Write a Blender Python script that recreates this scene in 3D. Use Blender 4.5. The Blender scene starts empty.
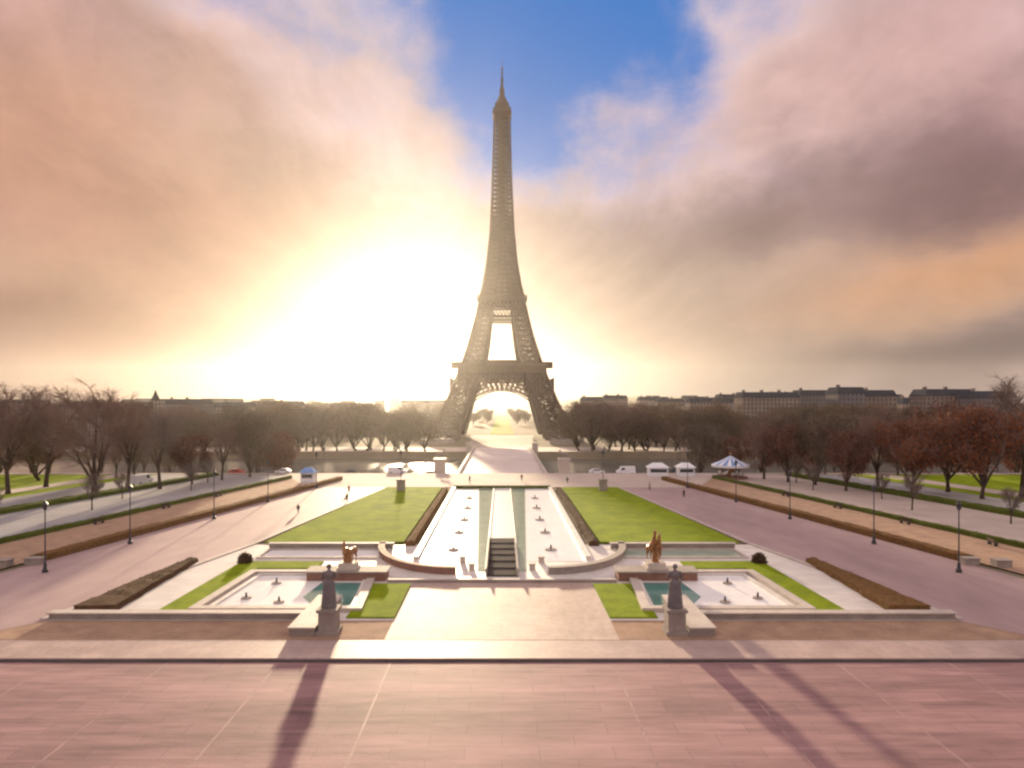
import bpy, math, random
from mathutils import Vector, Matrix
R = math.radians
rnd = random.Random(7)
S = bpy.context.scene
COL = S.collection

# ------------------------------------------------------------------ camera, light, sky
F = 670.0; HZ = 402.0; CX = 502.0; CAMH = 20.0
cam = bpy.data.objects.new('camera', bpy.data.cameras.new('camera')); COL.objects.link(cam)
cam.location = (0, 0, CAMH); cam.rotation_euler = (R(90), 0, 0)
cam.data.sensor_width = 36; cam.data.lens = F/1024*36
cam.data.shift_x = (512-CX)/1024; cam.data.shift_y = (HZ-384)/1024
cam.data.clip_start = 0.5; cam.data.clip_end = 20000
S.camera = cam
S.view_settings.view_transform = 'Standard'; S.view_settings.look = 'None'
S.view_settings.exposure = 1.2; S.view_settings.gamma = 1
S.cycles.max_bounces = 6; S.cycles.volume_bounces = 0; S.cycles.diffuse_bounces = 3
S.cycles.pixel_filter_type = 'BLACKMAN_HARRIS'; S.cycles.filter_width = 2.4

SUN_AZ = R(-7.6); SUN_EL = R(7.5)          # azimuth measured from +Y towards +X
sd = Vector((math.sin(SUN_AZ)*math.cos(SUN_EL), math.cos(SUN_AZ)*math.cos(SUN_EL), math.sin(SUN_EL)))
sun = bpy.data.objects.new('sun', bpy.data.lights.new('sun', 'SUN')); COL.objects.link(sun)
sun.rotation_euler = sd.to_track_quat('Z', 'Y').to_euler()
sun.data.energy = 5.0; sun.data.angle = R(1.8); sun.data.color = (1.0, 0.79, 0.52)

def lin(c): return tuple((v/255/12.92 if v/255 <= .04045 else ((v/255+.055)/1.055)**2.4) for v in c)

class NT:
    def __init__(s, tree): s.t = tree; s.n = tree.nodes; s.l = tree.links
    def new(s, ty, **kw):
        n = s.n.new(ty)
        for k, v in kw.items(): setattr(n, k, v)
        return n
    def put(s, sock, v):
        if hasattr(v, 'is_output'): s.l.new(v, sock)
        else: sock.default_value = v
    def m(s, op, a, b=0.0, c=None, clamp=False):
        n = s.new('ShaderNodeMath', operation=op, use_clamp=clamp)
        s.put(n.inputs[0], a); s.put(n.inputs[1], b)
        if c is not None: s.put(n.inputs[2], c)
        return n.outputs[0]
    def mix(s, f, a, b, mode='MIX'):
        n = s.new('ShaderNodeMix', data_type='RGBA', blend_type=mode)
        s.put(n.inputs[0], f)
        for i, v in ((6, a), (7, b)):
            if not hasattr(v, 'is_output') and len(v) == 3: v = (*v, 1)
            s.put(n.inputs[i], v)
        return n.outputs[2]
    def noise(s, vec, scale, detail=4, rough=.55):
        n = s.new('ShaderNodeTexNoise'); s.put(n.inputs['Vector'], vec)
        n.inputs['Scale'].default_value = scale; n.inputs['Detail'].default_value = detail
        n.inputs['Roughness'].default_value = rough
        return n.outputs['Fac'] if 'Fac' in n.outputs else n.outputs[0]
    def xyz(s, x, y, z):
        n = s.new('ShaderNodeCombineXYZ')
        s.put(n.inputs[0], x); s.put(n.inputs[1], y); s.put(n.inputs[2], z)
        return n.outputs[0]

world = bpy.data.worlds.new('World'); S.world = world; world.use_nodes = True
EXPO = 2**1.2
def build_sky():
    t = NT(world.node_tree); t.n.clear()
    out = t.new('ShaderNodeOutputWorld'); bg = t.new('ShaderNodeBackground')
    t.l.new(bg.outputs[0], out.inputs[0])
    K = 0.05; bg.inputs[1].default_value = K
    sky = t.new('ShaderNodeTexSky', sky_type='NISHITA'); sky.sun_disc = False
    sky.sun_elevation = SUN_EL; sky.sun_rotation = SUN_AZ
    sky.altitude = 50; sky.air_density = 1.0; sky.dust_density = 1.0
    tc = t.new('ShaderNodeTexCoord'); sp = t.new('ShaderNodeSeparateXYZ'); t.l.new(tc.outputs['Generated'], sp.inputs[0])
    x, y, z = sp.outputs
    az = t.m('ARCTAN2', x, y)                       # 0 straight ahead
    el = t.m('ARCSINE', z)
    # streak space: clouds drawn out from where the sun stands
    a0, e0 = math.atan((470-CX)/F), math.atan((HZ-395)/F)
    da = t.m('SUBTRACT', az, a0); de = t.m('SUBTRACT', el, e0)
    th = t.m('ARCTAN2', de, da); rr = t.m('SQRT', t.m('ADD', t.m('MULTIPLY', da, da), t.m('MULTIPLY', de, de)))
    warp = t.noise(t.xyz(az, el, 0.3), 5.0, 5)
    warp2 = t.noise(t.xyz(az, t.m('MULTIPLY', el, 1.6), 7.3), 5.5, 5)
    wz = t.m('MULTIPLY', t.m('SUBTRACT', warp, .5), .30)
    we = t.m('MULTIPLY', t.m('SUBTRACT', warp2, .5), .20)
    azw = t.m('ADD', az, wz); elw = t.m('ADD', el, t.m('MULTIPLY', we, t.m('MINIMUM', t.m('MULTIPLY', t.m('MAXIMUM', el, 0.0), 4.0), 1.0)))
    streak = t.noise(t.xyz(t.m('MULTIPLY', t.m('ADD', th, t.m('MULTIPLY', wz, 1.5)), 2.8), t.m('MULTIPLY', rr, 2.2), 2.0), 2.4, 5, .6)
    puff = t.noise(t.xyz(az, t.m('MULTIPLY', el, 1.5), 3.3), 9, 6, .6)
    # clear sky where the clouds part
    clear = t.mix(.88, sky.outputs[0], tuple(v/K/EXPO for v in lin((10, 116, 204))))
    # cloud base: pale pink over the whole vault
    up = t.m('MULTIPLY', t.m('MAXIMUM', z, 0.0), 1.15, clamp=True)
    c = t.mix(up, lin((226, 196, 182)), (.90, .74, .76))
    back = t.m('MULTIPLY', t.m('ADD', t.m('MULTIPLY', y, -1.0), .35), 1.4, clamp=True)
    c = t.mix(back, c, (.84, .66, .64))
    def gauss(px, py, rx, ry, a_, e_, tilt=0):
        ax = math.atan((px-CX)/F); d = math.hypot(F, px-CX); ex = math.atan((HZ-py)/d)
        sa = rx/F*math.cos(ax)**2; se = ry/d
        u = t.m('SUBTRACT', a_, ax); v = t.m('SUBTRACT', e_, ex)
        if tilt:
            ct, st = math.cos(R(tilt)), math.sin(R(tilt))
            u, v = (t.m('ADD', t.m('MULTIPLY', u, ct), t.m('MULTIPLY', v, st)),
                    t.m('SUBTRACT', t.m('MULTIPLY', v, ct), t.m('MULTIPLY', u, st)))
        u = t.m('DIVIDE', u, sa); v = t.m('DIVIDE', v, se)
        q = t.m('ADD', t.m('MULTIPLY', u, u), t.m('MULTIPLY', v, v))
        return t.m('EXPONENT', t.m('MULTIPLY', q, -.5)), q
    blobs = [
     (40, 40, 150, 60, (196,165,168), .9, 0), (60, 150, 120, 60, (216,172,150), .9, -15), (10, 230, 120, 50, (220,182,158), .7, 0),
     (230, 190, 110, 60, (234,202,172), .8, -20), (320, 95, 120, 22, (244,226,216), .8, -30), (250, 110, 130, 24, (224,188,166), .6, -30),
     (330, 230, 130, 40, (246,220,190), .6, -20), (430, 200, 70, 50, (240,226,214), .6, -30),
     (620, 120, 60, 40, (240,226,216), .8, 30), (720, 120, 90, 28, (238,220,212), .8, 15), (900, 60, 120, 60, (208,176,176), .9, 20),
     (1010, 120, 90, 60, (196,160,162), .8, 0), (830, 130, 100, 25, (220,192,186), .7, 10),
     (690, 185, 90, 28, (170,158,168), .75, 8), (820, 205, 130, 34, (166,142,142), .75, 0), (950, 205, 90, 36, (146,118,122), .8, 0),
     (720, 245, 140, 26, (184,164,152), .75, 0), (590, 220, 60, 40, (232,216,204), .7, 0),
     (910, 275, 120, 26, (222,186,148), .8, 5), (1000, 290, 70, 20, (200,166,134), .7, 0), (760, 300, 150, 20, (214,190,164), .7, 0),
     (860, 322, 120, 14, (232,206,176), .8, 6), (980, 352, 120, 16, (128,116,118), .9, 6), (800, 360, 120, 14, (178,166,158), .7, 2),
     (640, 350, 90, 28, (206,194,172), .7, 0), (700, 392, 300, 12, (212,198,184), .7, 0),
     (120, 280, 190, 16, (252,228,192), .85, -8), (50, 318, 130, 15, (172,148,138), .85, -4), (200, 335, 120, 14, (214,180,150), .6, -3),
     (60, 350, 160, 14, (208,176,150), .7, 0), (130, 388, 200, 10, (230,206,176), .7, 0), (560, 288, 110, 16, (255,242,220), .8, 0),
     (840, 205, 190, 30, (160,138,138), .5, 4), (960, 195, 100, 30, (128,102,106), .7, 0), (930, 283, 130, 20, (226,176,128), .8, 6), (900, 354, 190, 17, (98,88,92), .95, 4), (40, 318, 190, 18, (122,98,90), .95, -3), (120, 190, 150, 40, (218,172,138), .6, -15),
     (400, 310, 210, 115, (92, 86, 100), .85, 0), (625, 105, 75, 34, (262, 246, 238), .8, 22), (700, 70, 60, 30, (240, 224, 222), .7, 25), (800, 95, 110, 22, (232, 206, 200), .6, 12), (400, 150, 70, 26, (252, 236, 226), .6, -35), (300, 70, 110, 22, (226, 206, 206), .6, -30), (210, 325, 130, 60, (160, 124, 108), .6, -5), (150, 230, 170, 60, (206, 160, 134), .5, -10), (250, 340, 230, 60, (190, 150, 120), .45, 0), (620, 330, 130, 60, (168, 150, 136), .6, 0), (850, 392, 300, 16, (150, 140, 140), .8, 0),
    ]
    for (px, py, rx, ry, colr, s_, tl) in blobs:
        g, q = gauss(px, py, rx*1.15, ry*1.15, azw, elw, tl)
        c = t.mix(t.m('MULTIPLY', g, s_), c, lin(tuple(q_*k_ for q_, k_ in zip(colr, (.98, .915, .905)))))
    # texture of the cloud
    k = t.m('ADD', t.m('MULTIPLY', t.m('MULTIPLY', t.m('SUBTRACT', streak, .5), t.m('MULTIPLY', t.m('SUBTRACT', rr, .06), 3.5, clamp=True)), .62), t.m('MULTIPLY', t.m('SUBTRACT', puff, .5), .5))
    k = t.m('ADD', k, 1.0)
    c = t.mix(1.0, c, t.xyz(k, k, k), 'MULTIPLY')
    # parting in the clouds, blue showing through
    hole = None
    for (px, py, rx, ry, tl, s_) in [(550, 35, 105, 80, 0, 1.35), (528, 120, 46, 56, 0, 1.1), (450, 100, 55, 36, -35, .68), (620, 15, 75, 32, 20, .85), (420, 75, 70, 28, -28, .62), (300, 5, 130, 22, -10, .5), (740, 25, 90, 26, 15, .4), (540, -60, 260, 60, 0, .8)]:
        g, q = gauss(px, py, rx, ry, azw, elw, tl)
        g = t.m('MULTIPLY', g, s_)
        hole = g if hole is None else t.m('MAXIMUM', hole, g)
    hole = t.m('ADD', hole, t.m('MULTIPLY', t.m('SUBTRACT', puff, .5), .9))
    mr = t.new('ShaderNodeMapRange', interpolation_type='SMOOTHSTEP'); t.put(mr.inputs[0], hole)
    mr.inputs[1].default_value = .12; mr.inputs[2].default_value = 1.05
    cs = t.mix(1.0, c, (1/K/EXPO,)*3, 'MULTIPLY')
    c = t.mix(mr.outputs[0], cs, clear)
    # the sun behind thin cloud
    for (px, py, rx, ry, e_, colr) in [(400, 318, 40, 30, .35, (1, .92, .75))]:
        g, q = gauss(px, py, rx, ry, t.m('ADD', az, t.m('MULTIPLY', wz, .25)), el)
        g = t.m('MULTIPLY', g, e_/K/EXPO)
        c = t.mix(1.0, c, t.xyz(t.m('MULTIPLY', g, colr[0]), t.m('MULTIPLY', g, colr[1]), t.m('MULTIPLY', g, colr[2])), 'ADD')
    t.l.new(c, bg.inputs[0])
build_sky()

# ------------------------------------------------------------------ materials
def mat(name, col, rough=.8, var=.18, scale=1.0, col2=None, bump=0.0, bscale=None, spec=.3, metal=0.0, stretch=None, brick=None, coat=0):
    m = bpy.data.materials.new(name); m.use_nodes = True; t = NT(m.node_tree)
    b = t.n['Principled BSDF']; b.inputs['Roughness'].default_value = rough
    b.inputs['Specular IOR Level'].default_value = spec; b.inputs['Metallic'].default_value = metal
    if coat: b.inputs['Coat Weight'].default_value = coat; b.inputs['Coat Roughness'].default_value = .2
    tc = t.new('ShaderNodeTexCoord'); v = tc.outputs['Object']
    if stretch:
        mp = t.new('ShaderNodeMapping'); t.l.new(v, mp.inputs[0]); mp.inputs['Scale'].default_value = stretch; v2 = mp.outputs[0]
    else: v2 = v
    n1 = t.noise(v2, scale, 6, .6); n2 = t.noise(v2, scale*7.3, 3, .6)
    f = t.m('ADD', t.m('MULTIPLY', n1, .65), t.m('MULTIPLY', n2, .35))
    mr = t.new('ShaderNodeMapRange'); t.put(mr.inputs[0], f); mr.inputs[1].default_value = .33; mr.inputs[2].default_value = .67
    c2 = col2 or tuple(c*(1-var*1.6) for c in col); c1 = col if col2 else tuple(min(1, c*(1+var)) for c in col)
    c = t.mix(mr.outputs[0], c2, c1)
    if brick:
        bt = t.new('ShaderNodeTexBrick'); t.l.new(v, bt.inputs['Vector']); bw, bh, mo, dk = brick
        bt.inputs['Scale'].default_value = 1; bt.inputs['Brick Width'].default_value = bw; bt.inputs['Row Height'].default_value = bh
        bt.inputs['Mortar Size'].default_value = mo; bt.inputs['Mortar Smooth'].default_value = .6
        bt.inputs['Color1'].default_value = (1, 1, 1, 1); bt.inputs['Color2'].default_value = (.87, .86, .86, 1)
        bt.inputs['Mortar'].default_value = (dk, dk, dk, 1); bt.offset = .5
        c = t.mix(1.0, c, bt.outputs[0], 'MULTIPLY')
    t.l.new(c, b.inputs['Base Color'])
    if bump:
        bn = t.noise(v, bscale or scale*10, 4, .7); bp = t.new('ShaderNodeBump'); bp.inputs['Strength'].default_value = bump
        bp.inputs['Distance'].default_value = .1
        t.l.new(bn, bp.inputs['Height']); t.l.new(bp.outputs[0], b.inputs['Normal'])
    return m
M = {}
M['terrace'] = mat('terrace_paving', (.44,.26,.262), .74, scale=.09, col2=(.15,.08,.085), bump=.22, bscale=7, spec=.28, stretch=(.35,2.2,1), brick=(4.3,1.45,.05,.72))  # broad dark mottling in the colour also stands in for soft cast shadows
M['strip'] = mat('kerb_paving', (.52,.40,.36), .6, scale=.3, col2=(.36,.26,.24), bump=.2, bscale=5, brick=(1.8,1.3,.03,.8))
M['gravel'] = mat('orange_gravel', (.46,.315,.215), .9, scale=.5, col2=(.27,.175,.13), bump=.5, bscale=6, spec=.1)
M['court'] = mat('court_paving', (.57,.45,.39), .68, scale=.22, col2=(.34,.24,.20), bump=.2, bscale=4, brick=(3,3,.06,.8))
M['avenue'] = mat('avenue_asphalt', (.45,.325,.32), .7, scale=.06, col2=(.29,.20,.20), bump=.3, bscale=3, spec=.3, stretch=(1,.35,1))
M['band'] = mat('band_stone', (.42,.27,.26), .7, scale=.5, col2=(.20,.12,.12))
M['bridgedeck'] = mat('bridge_paving', (.72,.62,.58), .6, scale=.08, col2=(.55,.47,.44))
M['palepath'] = mat('pale_gravel', (.55,.47,.41), .9, scale=.2, col2=(.40,.33,.29), bump=.3, bscale=4)
M['road'] = mat('road', (.34,.33,.34), .7, scale=.15, col2=(.24,.23,.24))
M['white'] = mat('white_stone', (.80,.77,.72), .5, scale=.35, col2=(.64,.60,.55), bump=.15, bscale=4, brick=(2,1.2,.03,.85))
M['stone'] = mat('stone', (.36,.31,.28), .8, scale=.6, col2=(.21,.18,.165), bump=.4, bscale=5)
M['palestone'] = mat('pale_stone', (.60,.54,.48), .7, scale=.7, col2=(.40,.35,.31), bump=.3, bscale=5)
M['redstone'] = mat('brown_stone', (.30,.16,.12), .8, scale=.8, col2=(.17,.09,.07), bump=.4, bscale=5)
M['darkstone'] = mat('dark_stone', (.10,.085,.08), .95, scale=.8, col2=(.05,.045,.045), bump=.3, bscale=5, spec=.02)
M['lawn'] = mat('grass', (.27,.35,.010), .95, scale=.28, col2=(.13,.19,.006), bump=.9, bscale=7, spec=.05)
M['field'] = mat('field_ground', (.26,.21,.16), .95, scale=.03, col2=(.17,.15,.09), bump=.5, bscale=3, spec=.05)
M['hedgebrown'] = mat('brown_hedge', (.25,.12,.055), .95, scale=2.0, col2=(.09,.07,.025), bump=1, bscale=6, spec=.05)
M['hedgedark'] = mat('dark_hedge', (.13,.075,.045), .95, scale=2.0, col2=(.055,.035,.02), bump=1, bscale=6, spec=.05)
M['hedgegreen'] = mat('green_hedge', (.12,.14,.025), .95, scale=2.0, col2=(.05,.07,.015), bump=1, bscale=6, spec=.05)
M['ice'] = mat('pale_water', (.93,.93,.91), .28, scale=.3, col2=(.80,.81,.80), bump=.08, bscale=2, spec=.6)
M['greenwater'] = mat('green_water', (.40,.50,.40), .14, scale=.4, col2=(.26,.36,.28), bump=.05, bscale=3, spec=.6)
M['teal'] = mat('teal_water', (.10,.30,.27), .08, scale=.5, col2=(.05,.19,.18), bump=.05, bscale=3, spec=.6)
M['river'] = mat('river_water', (.16,.15,.13), .22, scale=.05, col2=(.10,.10,.09), bump=.3, bscale=.8, spec=.7)
M['iron'] = mat('tower_iron', (.125,.075,.058), .65, scale=.05, col2=(.08,.05,.038))
M['metal'] = mat('dark_metal', (.05,.05,.06), .5, scale=2)
M['bronze'] = mat('gilt_bronze', (.42,.20,.07), .45, scale=1.2, col2=(.20,.09,.04), metal=.35, spec=.5)
M['statue'] = mat('grey_stone', (.20,.18,.19), .8, scale=1.5, col2=(.11,.10,.105), bump=.3, bscale=6)
M['bark'] = mat('bark', (.085,.062,.048), .95, scale=1, spec=.05)
M['twig'] = mat('twig_brown', (.24,.165,.14), .95, scale=.4, spec=.05)
M['twig2'] = mat('twig_grey', (.22,.175,.16), .95, scale=.4, spec=.05)
M['rust'] = mat('rust_leaves', (.15,.06,.035), .9, scale=.5, col2=(.12,.045,.03), spec=.1)
M['rust2'] = mat('orange_leaves', (.24,.09,.04), .9, scale=.5, col2=(.20,.07,.03), spec=.1)
M['olive'] = mat('olive_leaves', (.15,.12,.06), .9, scale=.3, col2=(.10,.08,.04), spec=.1)
M['slate'] = mat('slate_roof', (.07,.073,.09), 1.0, scale=.2, spec=.0)
M['glass'] = mat('window_glass', (.04,.05,.07), .15, scale=.5, spec=.6)
M['vanwhite'] = mat('white_paint', (.78,.80,.84), .4, scale=1, var=.05)
M['blue'] = mat('blue_paint', (.16,.30,.62), .5, scale=1, var=.1)
M['red'] = mat('red_paint', (.42,.05,.04), .4, scale=1, var=.1)
M['black'] = mat('black_rubber', (.02,.02,.02), .7, scale=2)
M['lamp'] = mat('lamp_glass', (.6,.6,.58), .3, scale=2)
M['skin'] = mat('skin', (.50,.32,.25), .6, scale=3, var=.05)
M['hair'] = mat('hair', (.03,.02,.015), .7, scale=5)
for k, c in dict(navy=(.02,.03,.07), charcoal=(.03,.03,.035), burgundy=(.14,.02,.03), beige=(.40,.32,.22), denim=(.05,.09,.18), green=(.04,.08,.04)).items():
    M['cloth_'+k] = mat('cloth_'+k, c, .9, scale=4)
def wallmat(name, c1):
    m = mat(name, c1, 1.0, scale=.08, spec=.0); t = NT(m.node_tree); b = t.n['Principled BSDF']
    src = b.inputs['Base Color'].links[0].from_socket
    tc = t.new('ShaderNodeTexCoord'); sp = t.new('ShaderNodeSeparateXYZ'); t.l.new(tc.outputs['Object'], sp.inputs[0])
    u = t.m('FRACT', t.m('DIVIDE', t.m('ADD', t.m('ADD', sp.outputs[0], sp.outputs[1]), 400.0), 3.0))
    v = t.m('FRACT', t.m('DIVIDE', t.m('ADD', sp.outputs[2], 100.0), 3.3))
    w = t.m('MULTIPLY', t.m('LESS_THAN', t.m('ABSOLUTE', t.m('SUBTRACT', u, .5)), .2), t.m('LESS_THAN', t.m('ABSOLUTE', t.m('SUBTRACT', v, .5)), .32))
    t.l.new(t.mix(w, src, (.11,.105,.11)), b.inputs['Base Color']); return m
M['wallA'] = wallmat('limestone_wall', (.30,.25,.22)); M['wallB'] = wallmat('grey_wall', (.20,.19,.20)); M['wallC'] = wallmat('pale_wall', (.38,.33,.30))

# ------------------------------------------------------------------ mesh helpers
class MB:
    def __init__(s): s.v = []; s.f = []; s.mi = []; s.mats = []
    def add(s, vs, fs, m=None):
        o = len(s.v); s.v += [tuple(v) for v in vs]; s.f += [tuple(i+o for i in f) for f in fs]
        if m is not None and m not in s.mats: s.mats.append(m)
        s.mi += [s.mats.index(m) if m is not None else 0]*len(fs); return s
    def box(s, x0, x1, y0, y1, z0, z1, m=None):
        return s.hexa([(x0,y0,z0),(x1,y0,z0),(x1,y1,z0),(x0,y1,z0)], [(x0,y0,z1),(x1,y0,z1),(x1,y1,z1),(x0,y1,z1)], m)
    def hexa(s, b, t, m=None):
        n = len(b)
        return s.add(list(b)+list(t), [tuple(range(n-1,-1,-1)), tuple(range(n,2*n))]+[(i,(i+1)%n,n+(i+1)%n,n+i) for i in range(n)], m)
    def prism(s, pts, z0, z1, m=None):
        a = sum(pts[i][0]*pts[(i+1)%len(pts)][1]-pts[(i+1)%len(pts)][0]*pts[i][1] for i in range(len(pts)))
        if a < 0: pts = pts[::-1]
        return s.hexa([(x,y,z0) for x,y in pts], [(x,y,z1) for x,y in pts], m)
    def sheet(s, pts, z, m=None):
        a = sum(pts[i][0]*pts[(i+1)%len(pts)][1]-pts[(i+1)%len(pts)][0]*pts[i][1] for i in range(len(pts)))
        if a < 0: pts = pts[::-1]
        return s.add([(x,y,z) for x,y in pts], [tuple(range(len(pts)))], m)
    def tube(s, a, b, r0, r1=None, n=6, m=None, cap=True):
        r1 = r0 if r1 is None else r1; a = Vector(a); b = Vector(b); d = b-a
        if d.length < 1e-6: return s
        q = d.to_track_quat('Z', 'Y'); X = q @ Vector((1,0,0)); Y = q @ Vector((0,1,0))
        vs = []
        for p, r in ((a, r0), (b, r1)):
            for i in range(n):
                t = 2*math.pi*i/n + math.pi/n; vs.append(p + X*(r*math.cos(t)) + Y*(r*math.sin(t)))
        fs = [(i,(i+1)%n,n+(i+1)%n,n+i) for i in range(n)]
        if cap: fs += [tuple(range(n-1,-1,-1)), tuple(range(n,2*n))]
        return s.add(vs, fs, m)
    def ball(s, c, rx, ry=None, rz=None, n=10, k=7, m=None):
        ry = rx if ry is None else ry; rz = rx if rz is None else rz
        vs = [(c[0],c[1],c[2]-rz)]
        for j in range(1, k):
            p = math.pi*j/k
            for i in range(n):
                t = 2*math.pi*i/n; vs.append((c[0]+rx*math.sin(p)*math.cos(t), c[1]+ry*math.sin(p)*math.sin(t), c[2]-rz*math.cos(p)))
        vs.append((c[0],c[1],c[2]+rz)); L = len(vs)-1; fs = []
        for i in range(n): fs.append((0, 1+(i+1)%n, 1+i)); fs.append((L, L-n+i, L-n+(i+1)%n))
        for j in range(k-2):
            for i in range(n): a = 1+j*n; fs.append((a+i, a+(i+1)%n, a+n+(i+1)%n, a+n+i))
        return s.add(vs, fs, m)
    def lathe(s, prof, n=16, m=None, c=(0,0)):
        vs = []; fs = []
        for r, z in prof:
            for i in range(n): t = 2*math.pi*i/n; vs.append((c[0]+r*math.cos(t), c[1]+r*math.sin(t), z))
        for j in range(len(prof)-1):
            for i in range(n): fs.append((j*n+i, j*n+(i+1)%n, (j+1)*n+(i+1)%n, (j+1)*n+i))
        fs.append(tuple(range(n-1,-1,-1))); k = (len(prof)-1)*n; fs.append(tuple(range(k, k+n)))
        return s.add(vs, fs, m)
    def mesh(s, name, m=None, smooth=False):
        me = bpy.data.meshes.new(name); me.from_pydata(s.v, [], s.f)
        if s.mats:
            for q in s.mats: me.materials.append(M[q])
            me.polygons.foreach_set('material_index', s.mi)
        elif m: me.materials.append(M[m])
        if smooth: me.polygons.foreach_set('use_smooth', [True]*len(s.f))
        me.update(); return me
    def build(s, name, m=None, parent=None, smooth=False, label=None):
        o = bpy.data.objects.new(name, s.mesh(name, m, smooth)); COL.objects.link(o)
        if parent: o.parent = parent
        if label: o['label'] = label
        return o
def tag(o, label, cat, group=None):
    o['label'] = label; o['category'] = cat
    if group: o['group'] = group
    return o
def thing(name, label, cat, loc=(0,0,0), rz=0, group=None):
    o = bpy.data.objects.new(name, None); COL.objects.link(o); o.location = loc; o.rotation_euler = (0,0,rz)
    return tag(o, label, cat, group)
def struct(o, kind='structure'): o['kind'] = kind; return o
def kids(o): return [c for c in bpy.data.objects if c.parent == o]
def dup(o, loc, rz=0, label=None, group=None, sc=None, _p=None):
    def rec(src, par):
        c = src.copy(); COL.objects.link(c); c.parent = par
        for ch in CH.get(src.name, None) or kids(src): rec(ch, c)
        return c
    r = rec(o, None); r.location = loc; r.rotation_euler = (0,0,rz)
    if sc: r.scale = (sc if hasattr(sc, '__len__') else (sc,)*3)
    if label: r['label'] = label
    if group: r['group'] = group
    return r
CH = {}
def side(s): return 'left' if s < 0 else 'right'

def terr(Y):
    pts = [(-1e5,0),(188,0),(232,-7.5),(246,-8),(249,-15),(382,-15),(385,-8.5),(420,-10.5),(480,-12),(1e6,-12)]
    for (a, za), (b, zb) in zip(pts, pts[1:]):
        if Y <= b: return za + (zb-za)*(Y-a)/(b-a)
    return -12
def band(o, Y): return 57.3 + o - .19*(Y-85)

# ------------------------------------------------------------------ ground and terrain
g = MB(); ys = [-300, 51.9, 188, 200, 215, 232, 246, 249, 382, 385, 400, 420, 480, 700, 1000, 1600, 2600, 6000]
xs = [-5500, -2500, -1000, -400, -150, 0, 150, 400, 1000, 2500, 5500]
def gz(y): return -.25 if y < 52 else terr(y)-.02
vs = [(x, y, gz(y)) for y in ys for x in xs]
g.add(vs, [(j*len(xs)+i, j*len(xs)+i+1, (j+1)*len(xs)+i+1, (j+1)*len(xs)+i) for j in range(len(ys)-1) for i in range(len(xs)-1)])
struct(g.build('ground', 'field'))
struct(MB().sheet([(-5400,248.5),(5400,248.5),(5400,382.8),(-5400,382.8)], -12.5).build('river_water', 'river'))
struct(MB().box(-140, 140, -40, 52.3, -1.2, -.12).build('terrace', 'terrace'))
struct(MB().box(-140,140,51.75,52.28,-.125,-.108).build('step_shadow_strip','darkstone'))  # dark strip added to paint in the shadow line below the step
struct(MB().box(-140, 140, 52.3, 56.3, -1.1, 0.0).build('upper_step', 'strip'))
struct(MB().box(-9.9, 9.9, 56.3, 74.2, -.9, .012).build('forecourt_path', 'court'))
for s in (-1, 1):
    for bx in (8.6, 17.2, 25.8, 34.4): struct(MB().box(s*bx-.07, s*bx+.07, 20, 51.7, -.17, -.114).build('paving_band', 'band'))
    struct(MB().sheet([(s*9.9,56.35),(s*46,56.35),(s*41.5,61.3),(s*9.9,61.3)], .008).build('gravel_strip', 'gravel'))
# pale pavement round the pools
struct(MB().sheet([(-44,61.3),(44,61.3),(34.6,94),(-34.6,94)], .006).build('pool_pavement', 'white'))
for s in (-1, 1):
    pts = [(s*(46),56.35),(s*(140),56.35),(s*(140),62),(s*band(-.1,70),70),(s*band(-.1,110),110),(s*band(-.1,178),178),(s*26,178),(s*27,156),(s*34.4,95),(s*41.6,61.3)]
    struct(MB().sheet(pts, .01).build('avenue', 'avenue'))
    # pale kerb line between avenue and the pool pavement
    struct(MB().prism([(s*34.6,95),(s*35.1,95),(s*27.5,156),(s*27,156)], -.1, .12).build('kerb', 'palestone'))
    struct(MB().prism([(s*41.8,61.6),(s*42.5,61.6),(s*35.2,94.8),(s*34.5,94.8)], -.1, .12).build('kerb', 'palestone'))
    def bnd(a, b, y0, y1, z, m, name):
        st = 12; p = [(s*band(a, y0+(y1-y0)*i/st), y0+(y1-y0)*i/st) for i in range(st+1)] + [(s*band(b, y0+(y1-y0)*i/st), y0+(y1-y0)*i/st) for i in range(st,-1,-1)]
        return struct(MB().sheet(p, z).build(name, m))
    bnd(1.8, 15, 62, 178, .014, 'gravel', 'gravel_path')
    bnd(16.5, 38, 62, 184, .014, 'palepath' if s > 0 else 'road', 'garden_path')
    bnd(41, 56, 62, 184, .014, 'road', 'garden_road')
    bnd(56, 120, 62, 184, .010, 'lawn', 'garden_lawn')
    bnd(62, 68, 62, 184, .018, 'palepath', 'garden_footpath')
# square and quay before the bridge
struct(MB().sheet([(-46,157),(46,157),(60,186),(-60,186)], .016).build('square', 'palepath'))
q = MB(); 
for a, b in ((186,188),(188,232),(232,245.8)):
    q.add([(-260,a,terr(a)+.03),(260,a,terr(a)+.03),(260,b,terr(b)+.03),(-260,b,terr(b)+.03)], [(0,1,2,3)])
struct(q.build('quay_road', 'palepath'))
q = MB()
for a, b in ((386,420),(420,470)):
    q.add([(-400,a,terr(a)+.03),(400,a,terr(a)+.03),(400,b,terr(b)+.03),(-400,b,terr(b)+.03)], [(0,1,2,3)])
struct(q.build('far_quay_road', 'palepath'))
struct(MB().sheet([(-22,470),(22,470),(30,640),(-30,640)], -11.93).build('tower_square', 'palepath'))
struct(MB().sheet([(-12,655),(12,655),(12,1500),(-12,1500)], -11.9).build('far_lawn', 'lawn'))

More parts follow.
